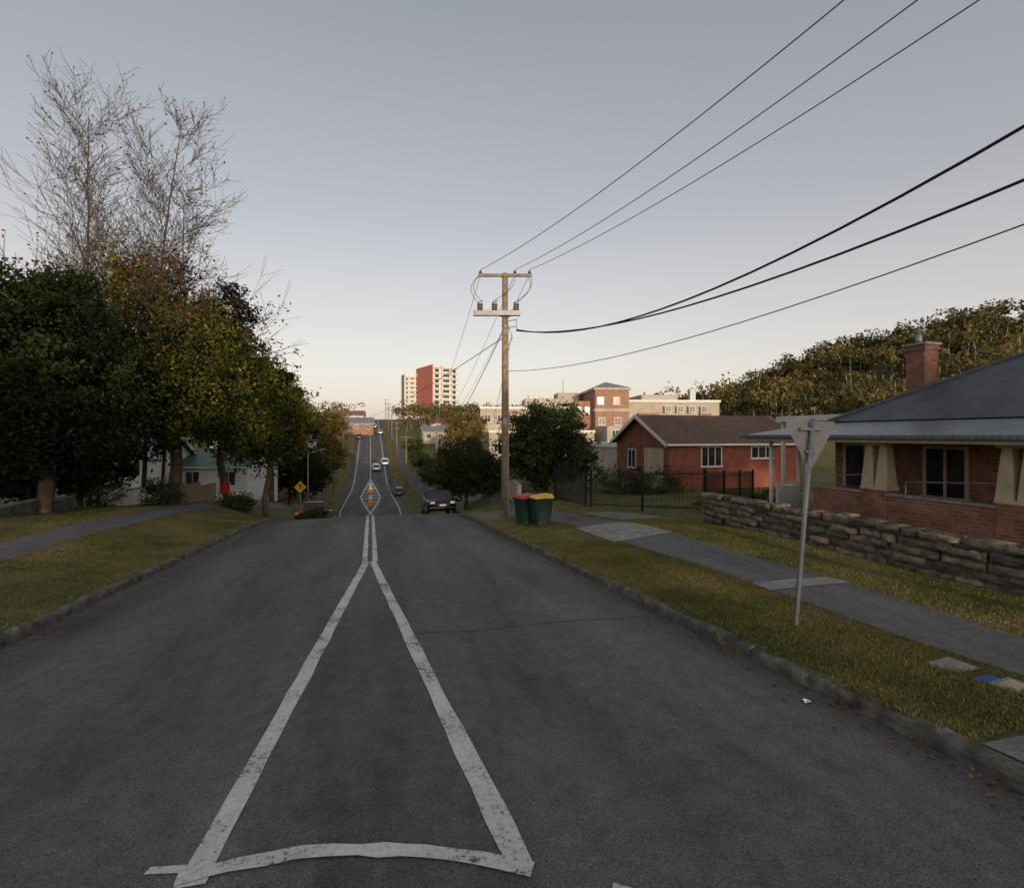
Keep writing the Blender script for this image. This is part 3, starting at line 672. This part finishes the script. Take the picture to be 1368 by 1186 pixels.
# ------------------------------------------------------------ power pole
def add_pole(name,x,y,top,arm_dir,full=True):
    zb=float(gz(x,y)); o=root(name,(x,y,0),arm_dir)
    cyl('shaft',o,(0,0,zb-.3),(0,0,top),.17,.125,M['wood'],14)
    box('crossarm',o,-1.15,1.15,-.16,-.05,top-.17,top-.05,M['wood'],.01)
    for xx in (-1.05,.42,1.05):
        cyl('insulator',o,(xx,-.1,top-.05),(xx,-.1,top+.1),.05,.035,M['porc'],10)
        cyl('insulator_skirt',o,(xx,-.1,top),(xx,-.1,top+.03),.075,.075,M['porc'],10)
    if full:
        z=top-1.75
        box('switch_beam',o,-1.35,.65,-.32,-.14,z-.12,z+.1,M['galv'],.015)
        box('switch_beam_clamp',o,-.25,.25,-.14,.22,z-.06,z+.04,M['galv'])
        for xx in (-1.12,-.5,.42):
            for q in (0,.13): 
                cyl('fuse_insulator',o,(xx+q*.9,-.23,z+.1),(xx+q*.9,-.23,z+.42),.05,.045,M['porc'],8)
                for k in range(3): cyl('skirt',o,(xx+q*.9,-.23,z+.16+k*.09),(xx+q*.9,-.23,z+.19+k*.09),.075,.06,M['porc'],8)
            cyl('fuse_tube',o,(xx-.05,-.25,z+.42),(xx+.18,-.25,z+.52),.028,.028,M['galv'],8)
        segs=[]
        for xa,xb in ((-1.05,-1.2),(.42,-.5),(1.05,.5),(-1.05,-1.0),(.9,.6)):
            P=[]
            for i in range(11):
                f=i/10; bul=math.sin(math.pi*f)*(.32 if xa>0 else -.32)
                P.append((xa+(xb-xa)*f+bul,-.12-.1*f,top-.05+(z+.5-top+.05)*f))
            segs+=[(*P[i],*P[i+1],.011,.011) for i in range(10)]
        tubes('jumper_leads',segs,M['wire'],o,5)
        tubes('bracket',[(0,-.12,7.0,.5,-.2,7.08,.02,.02),(0,-.12,6.7,.5,-.2,6.8,.02,.02),(.5,-.2,7.08,.5,-.2,6.6,.02,.02),(.1,-.12,7.0,.32,-.15,6.3,.015,.015),(.32,-.15,6.3,.1,-.1,5.9,.015,.015)],M['galv'],o,6)
        tubes('conduit',[(.14,-.1,zb,.13,-.09,6.9,.03,.03)],M['galv'],o,8)
        box('number_plate',o,-.09,.09,-.178,-.165,2.6,2.85,M['galv'])
        for zz in (z-.02,6.85,top-.12): cyl('strap',o,(0,0,zz-.03),(0,0,zz+.03),.152,.15,M['galv'],14,False)
    return o
PX,PY=-.3,22.0
add_pole('power_pole',PX,PY,9.1,0)
add_pole('power_pole',10.3,-2.5,9.75,-.40,False)
def wire(P0,P1,a,b,r,n=28,segs=None):
    for i in range(n):
        q0=i/n;q1=(i+1)/n
        f=lambda q:(P0[0]+(P1[0]-P0[0])*q,P0[1]+(P1[1]-P0[1])*q,P0[2]-a*q+b*q*q)
        segs.append((*f(q0),*f(q1),r,r))
sg=[]
for xo,xe in ((-1.05,-.85),(.42,.15),(1.05,1.5)):
    P0=(PX+xo,PY-.1,9.22); P1=(10.3+xe,-2.5-xe*.4,0); dz=.65; sag=.88
    wire(P0,P1,-dz+4*sag,4*sag,.011,segs=sg)
wire((PX+.5,PY-.2,6.65),(10.3,-2.5,0),7.05,9.9,.025,segs=sg)
wire((PX+.5,PY-.2,6.6),(10.3,-2.5,0),6.05,6.7,.023,segs=sg)
wire((PX+.15,PY-.1,4.9),(10.3,-2.5,0),3.0,4.6,.011,segs=sg)
FP=[]
for s,t in ((66,8.2),(100,6.6),(128,6.2),(158,6.2),(190,6.2),(222,6.2)):
    x,y=W(t,s); zb=float(gz(x,y)); top=zb+10; FP.append((x,y,top))
    o=root('power_pole',(x,y,0),TH); cyl('shaft',o,(0,0,zb-.3),(0,0,top),.16,.12,M['wood'],10); box('crossarm',o,-1.1,1.1,-.14,-.04,top-.3,top-.18,M['wood'])
    box('crossarm_low',o,-.8,.8,-.14,-.04,top-1.7,top-1.6,M['wood'])
    for xx in (-1,.4,1): cyl('insulator',o,(xx,-.09,top-.18),(xx,-.09,top-.02),.05,.04,M['porc'],8)
prev=(PX,PY,9.1)
for p in FP:
    for xo in (-1.05,.42,1.05):
        a=4*.9; L=p[2]-prev[2]; wire((prev[0]+xo,prev[1],prev[2]-.05),(p[0]+xo,p[1],0),a-L,a,.010,14,sg)
    a=4*1.0; wire((prev[0],prev[1],prev[2]-2.3),(p[0],p[1],0),a-(p[2]-prev[2]),a,.018,14,sg)
    prev=p
x,y=W(-6.5,150); zb=float(gz(x,y)); L=zb+8-6.2; wire((PX-.15,PY,6.3),(x,y,0),4*1.6-L,4*1.6,.018,26,sg)
x,y=W(9.5,40); wire((PX+.3,PY,6.5),(x,y,0),2.9+1.2,1.2,.012,16,sg)
tubes('power_lines',sg,M['wire'],None,5)
for (s,t) in ((60,-6.6),(96,-6.3),(130,-6.3),(165,-6.3)):
    x,y=W(t,s); zb=float(gz(x,y)); o=root('street_light',(x,y,zb),TH)
    cyl('column',o,(0,0,-.2),(0,0,7.5),.1,.06,M['galv'],10); tubes('arm',[(0,0,7.4,1.3,0,7.9,.04,.035)],M['galv'],o); box('lantern',o,1.2,1.8,-.12,.12,7.85,7.98,M['galv'],.02)

# ------------------------------------------------------------ give way sign seen from behind
bx_,by_=3.71,6.72; zb=float(gz(bx_,by_))
o=root('give_way_sign',(bx_,by_,zb),0)
cyl('post',o,(0,0,-.1),(.27,.05,2.72),.030,.030,M['galv'],12)
cyl('post_cap',o,(.27,.05,2.72),(.271,.05,2.735),.033,.033,M['galv'],12)
def tri(name,y0,y1,hw,zt,zb_,cx,mat):
    P=[]
    for cxx,czz,a0_ in ((cx+hw,zt,(-30,90)),(cx-hw,zt,(90,210)),(cx,zb_,(210,330))):
        r=.04
        for k in range(6):
            a=math.radians(a0_[0]+(a0_[1]-a0_[0])*k/5); P.append((cxx+r*math.cos(a),czz+r*math.sin(a)))
    n=len(P); v=[(p[0],y0,p[1]) for p in P]+[(p[0],y1,p[1]) for p in P]
    f=[tuple(range(n)),tuple(range(2*n-1,n-1,-1))]+[(i,n+i,n+(i+1)%n,(i+1)%n) for i in range(n)]
    return mesh(name,v,f,mat,o)
tri('sign_plate',.082,.086,.29,2.66,2.12,.255,M['signback'])
tri('sign_face',.088,.090,.285,2.655,2.125,.255,M['white'])
for zz in (2.6,2.3): box('clamp',o,.10 if zz>2.5 else .17,.40 if zz>2.5 else .32,.03,.079,zz-.015,zz+.015,M['galv'])

# ------------------------------------------------------------ bins
def bin_(name,x,y,rz,lid):
    o=root(name,(x,y,float(gz(x,y))+.0),rz)
    frust('body',o,0,0,.06,.93,.20,.23,.27,.32,M['bin'])
    frust('rim',o,0,0,.93,.98,.30,.35,.30,.35,M['bin'])
    v=[(-.30,-.36,.985),(.30,-.36,.985),(.30,.36,.985),(-.30,.36,.985),(-.25,-.30,1.06),(.25,-.30,1.06),(.26,.3,1.13),(-.26,.3,1.13)]
    m_=mesh('lid',v,BF,lid,o); b=m_.modifiers.new('b','BEVEL'); b.width=.015; b.segments=2
    cyl('handle',o,(-.24,.40,.99),(.24,.40,.99),.018,.018,M['bin'],8)
    for xx in (-.24,.24): cyl('wheel',o,(xx-.03,.27,.10),(xx+.03,.27,.10),.10,.10,M['rubber'],14); box('handle_bracket',o,xx-.015,xx+.015,.34,.41,.95,1.0,M['bin'])
    box('front_rib',o,-.14,.14,-.31,-.27,.55,.9,M['bin'],.01)
bin_('wheelie_bin',.48,18.6,TH-1.2,M['redlid']); bin_('wheelie_bin',1.02,17.8,TH-1.45,M['yellowlid'])
x,y=W(-5.6,45); bin_('wheelie_bin',x,y,TH+1.4,M['yellowlid'])

# ------------------------------------------------------------ black fence + walls
def fence(name,x0,y0,x1,y1,ht,sp=.12):
    L=math.hypot(x1-x0,y1-y0); a=math.atan2(y1-y0,x1-x0); z0=float(gz(x0,y0)); z1=float(gz(x1,y1))
    o=root(name,(x0,y0,0),a); segs=[]
    n=int(L/sp); g=lambda u: z0+(z1-z0)*u/L
    for i in range(n+1):
        u=L*i/n; segs.append((u,0,g(u)+.08,u,0,g(u)+ht,.012,.012))
    for zz in (.16,ht-.15): segs.append((0,0,g(0)+zz,L,0,g(L)+zz,.022,.022))
    tubes('bars',segs,M['black'],o,4)
    u=0
    while u<=L+.01:
        box('post',o,u-.04,u+.04,-.04,.04,g(u)-.2,g(u)+ht+.08,M['black']); u+=L/max(1,round(L/2.4))
fence('metal_fence',7.6,20.2,3.8,24.6,1.7); fence('metal_gate',3.6,24.8,2.3,27.2,1.7,.05); fence('metal_fence',7.7,20.3,12,25.5,1.6)
def wallbox(name,s0,t0,s1,t1,ht,mat,th=.2,cap=None):
    x0,y0=W(t0,s0);x1,y1=W(t1,s1); L=math.hypot(x1-x0,y1-y0); a=math.atan2(y1-y0,x1-x0)
    z0=float(gz(x0,y0)); z1=float(gz(x1,y1)); o=root(name,(x0,y0,0),a); n=max(1,round(L/3))
    for i in range(n):
        ua,ub=L*i/n,L*(i+1)/n; zz=z0+(z1-z0)*(i+.5)/n
        box('panel',o,ua,ub-.003,-th/2,th/2,zz-1.2,zz+ht,mat); box('cap',o,ua,ub-.004,-th/2-.03,th/2+.03,zz+ht,zz+ht+.06,cap or M['conc'])
wallbox('cream_wall',26,7.6,34,8.8,1.0,M['cream'])
wallbox('white_wall',31,-14,38,-13.2,1.0,M['white']); wallbox('timber_fence',38,-13,46,-12,1.3,M['wood'],.06,M['wood']); wallbox('stone_wall',28,-13.2,20,-13,.5,M['kerb'])
def cover(name,s,t,w,l,mat):
    x,y=W(t,s); z=gst(s,t); o=root(name,(x,y,z+.01),TH+.1); box('frame',o,-w/2,w/2,-l/2,l/2,-.06,.010,M['conc'],.008); box('lid',o,-w/2+.05,w/2-.05,-l/2+.05,l/2-.05,0,.014,mat,.004)
cover('service_cover',4.0,5.95,.40,.28,M['conc']); cover('water_meter_cover',3.45,5.95,.34,.26,M['cream'])
x,y=W(5.85,3.62); o=root('blue_marker',(x,y,gst(3.62,5.85)),TH); box('plate',o,-.13,.13,-.05,.05,.01,.03,M['blue'],.01)
x,y=W(3.95,3.9); o=root('litter_scrap',(x,y,float(gz(x,y))),.4); mesh('paper',[(-.04,-.02,.012),(.03,-.03,.02),(.05,.02,.012),(-.02,.03,.03)],[(0,1,2,3)],M['white'],o)

# ------------------------------------------------------------ warning sign
x,y=W(-6.2,50.5); zb=float(gz(x,y)); o=root('warning_sign',(x,y,0),0); cyl('post',o,(0,0,zb-.2),(0,0,-2.0),.035,.035,M['galv'],8)
def dia_(name,r,yy,mat): 
    v=[(0,yy,-2.65-r),(r,yy,-2.65),(0,yy,-2.65+r),(-r,yy,-2.65),(0,yy-.004,-2.65-r),(r,yy-.004,-2.65),(0,yy-.004,-2.65+r),(-r,yy-.004,-2.65)]
    mesh(name,v,[(3,2,1,0),(4,5,6,7),(0,1,5,4),(1,2,6,5),(2,3,7,6),(3,0,4,7)],mat,o)
dia_('border',.62,-.045,M['black']); dia_('face',.57,-.055,M['yellow'])
box('symbol_bar',o,-.05,.05,-.068,-.062,-2.9,-2.5,M['black']); box('symbol_head',o,-.16,.16,-.068,-.062,-2.5,-2.4,M['black'])
for s in (88,104):
    x,y=W(0,s); zb=float(gz(x,y)); o=root('keep_left_sign',(x,y,zb),TH); cyl('post',o,(0,0,0),(0,0,1.6),.035,.035,M['galv'],8); box('plate',o,-.3,.3,-.06,-.04,.7,1.5,M['white']); box('hazard_board',o,-.3,.3,-.06,-.04,.1,.6,M['yellow'])
    box('kerb_island',o,-.7,.7,-2,2,-.1,.16,M['terra'],.03)

# ------------------------------------------------------------ cars
def car(name,s,t,paint,heading=0,hgt=1.45,suv=False,flip=False):
    x,y=W(t,s); z=float(gz(x,y)); z2=gst(s+1.3,t); z1=gst(s-1.3,t)
    pitch=math.atan2(z2-z1,2.6)
    o=root(name,(x,y,z),TH+(math.pi if flip else 0)); o.rotation_euler[0]=pitch*(-1 if flip else 1)
    cp=simple(name+'_paint',paint,.25,.3,.03,2,spec=.6)
    H=hgt; L=2.25; bl=.98 if suv else .86
    st=[(-L,.72,.42,.70),(-L+.06,.82,.32,bl-.02),(-L+.5,.89,.24,bl+.04),(-.8,.91,.22,bl+.02),(.75,.91,.22,bl-.02),(1.3,.90,.23,bl-.08),(L-.35,.86,.25,bl-.16),(L-.05,.78,.32,bl-.26),(L,.70,.40,bl-.34)]
    v=[];f=[]
    for (yy,hw,zl,zh) in st:
        prof=[(-hw*.94,zl),(-hw,zl+.14),(-hw,zh-.2),(-hw*.93,zh-.04),(-hw*.75,zh),(hw*.75,zh),(hw*.93,zh-.04),(hw,zh-.2),(hw,zl+.14),(hw*.94,zl)]
        v+=[(a,yy,b) for a,b in prof]
    n=10
    for i in range(len(st)-1):
        for k in range(n): a=i*n+k;b=i*n+(k+1)%n; f.append((a,a+n,b+n,b))
    f+=[tuple(range(n)),tuple(range(len(st)*n-1,(len(st)-1)*n-1,-1))]
    mesh('body',v,f,cp,o,True)
    yr=-L+.25 if suv else -L+.65
    v=[(-.80,yr-.0,bl-.03),(.80,yr,bl-.03),(.82,1.22,bl-.08),(-.82,1.22,bl-.08),(-.63,yr+.4,H-.07),(.63,yr+.4,H-.07),(.63,.5,H-.07),(-.63,.5,H-.07)]
    mesh('greenhouse',v,BF,M['glass'],o)
    v=[(-.65,yr+.36,H-.075),(.65,yr+.36,H-.075),(.65,.54,H-.075),(-.65,.54,H-.075),(-.55,yr+.6,H),(.55,yr+.6,H),(.55,.25,H),(-.55,.25,H)]
    mesh('roof',v,BF,cp,o)
    pl=[]
    for sx in (-1,1):
        for (ya,yb) in ((yr+.02,yr+.4),(1.2,.5)): pl.append((sx*.80,ya,bl-.05,sx*.635,yb,H-.06,.035,.03))
        pl.append((sx*.815,-.25,bl-.04,sx*.64,-.25,H-.06,.03,.03))
    tubes('pillars',pl,cp,o,6)
    for yy in (-1.38,1.38):
        for sx in (-1,1):
            cyl('tyre',o,(sx*.72,yy,.32),(sx*.925,yy,.32),.32,.32,M['rubber'],20); cyl('rim',o,(sx*.90,yy,.32),(sx*.935,yy,.32),.2,.2,M['galv'],12)
            box('mirror' if yy>0 else 'door_handle',o,*sorted((sx*.92,sx*(1.05 if yy>0 else .945))),.95 if yy>0 else -.6,1.1 if yy>0 else -.4,bl-.02 if yy>0 else bl-.16,bl+.11 if yy>0 else bl-.12,cp,.01)
    for sx in (-1,1):
        box('headlight',o,*sorted((sx*.46,sx*.74)),L-.1,L+.01,bl-.42,bl-.28,M['white'],.02)
        box('tail_light',o,*sorted((sx*.50,sx*.76)),-L-.02,-L+.08,bl-.28,bl-.12,M['redlid'],.02)
    box('grille',o,-.38,.38,L-.04,L+.015,.42,.56,M['black'],.01); box('number_plate',o,-.19,.19,L+.016,L+.03,.43,.53,M['white'])
    box('bumper_front',o,-.78,.78,L-.12,L+.03,.26,.38,M['black'],.02); box('bumper_rear',o,-.78,.78,-L-.03,-L+.1,.3,.42,M['black'],.02); box('number_plate_rear',o,-.19,.19,-L-.035,-L-.02,.6,.7,M['white'])
car('parked_suv',33.0,4.2,(.015,.012,.014),hgt=1.6,suv=True,flip=True)
car('parked_car',38.5,-3.75,(.40,.012,.018)); car('parked_car',44.8,-3.5,(.05,.07,.11))
car('white_car',124,1.3,(.75,.75,.75)); car('white_car',130,3.4,(.72,.72,.72),hgt=1.5)
for s,t,c in ((185,3.3,(.6,.6,.6)),(172,-3.6,(.05,.05,.06)),(205,1.4,(.5,.5,.52)),(98,5.1,(.1,.1,.12))): car('distant_car',s,t,c)
x,y=W(-9.6,39); zb=float(gz(x,y)); o=root('real_estate_sign',(x,y,zb),.1)
for xx in (-.3,.3): box('leg',o,xx-.03,xx+.03,-.03,.03,-.2,1.3,M['white'])
box('board',o,-.33,.33,-.06,-.032,.5,1.3,M['redlid'])

# ------------------------------------------------------------ sky, sun, camera
EL=5.2; AZ=165
w=bpy.data.worlds.new("World"); scene.world=w; w.use_nodes=True; nt=w.node_tree
bg=nt.nodes['Background']; sky=nt.nodes.new('ShaderNodeTexSky'); sky.sky_type='NISHITA'; sky.sun_disc=False
sky.sun_elevation=math.radians(EL); sky.sun_rotation=math.radians(AZ); sky.air_density=1.0; sky.dust_density=2.5; sky.ozone_density=1.0
hsv=nt.nodes.new('ShaderNodeHueSaturation'); hsv.inputs['Saturation'].default_value=.5; nt.links.new(sky.outputs[0],hsv.inputs['Color'])
nt.links.new(hsv.outputs[0],bg.inputs[0]); bg.inputs[1].default_value=.15
# thin high haze: brighter and warmer towards the horizon
tc=nt.nodes.new('ShaderNodeTexCoord'); sp=nt.nodes.new('ShaderNodeSeparateXYZ'); nt.links.new(tc.outputs['Generated'],sp.inputs[0])
hz=ramp(nt,sp.outputs[2],[(0,(.53,.46,.395)),(.14,(.43,.37,.36)),(.38,(.24,.22,.24)),(.65,(.155,.155,.17)),(1,(.17,.17,.18))])
bg2=nt.nodes.new('ShaderNodeBackground'); nt.links.new(hz,bg2.inputs[0]); bg2.inputs[1].default_value=1.0
ads=nt.nodes.new('ShaderNodeAddShader'); nt.links.new(bg.outputs[0],ads.inputs[0]); nt.links.new(bg2.outputs[0],ads.inputs[1]); nt.links.new(ads.outputs[0],nt.nodes['World Output'].inputs[0])
ld=bpy.data.lights.new('sun','SUN'); ld.energy=2.7; ld.angle=math.radians(.5); ld.color=(1,.80,.58)
lo=bpy.data.objects.new('sun',ld); scene.collection.objects.link(lo)
a=math.radians(AZ); e=math.radians(EL); d=Vector((math.sin(a)*math.cos(e),math.cos(a)*math.cos(e),math.sin(e)))
lo.rotation_euler=d.to_track_quat('Z','Y').to_euler(); lo.location=(0,-20,30)
cam=bpy.data.cameras.new('camera'); co=bpy.data.objects.new('camera',cam); scene.collection.objects.link(co)
co.location=(0,0,2.2); co.rotation_euler=(math.radians(90),0,0); cam.lens=18; cam.sensor_width=36; cam.shift_y=-13/1368; cam.clip_end=6000; cam.clip_start=.05
scene.camera=co
scene.view_settings.view_transform='Standard'; scene.view_settings.look='None'; scene.view_settings.exposure=0
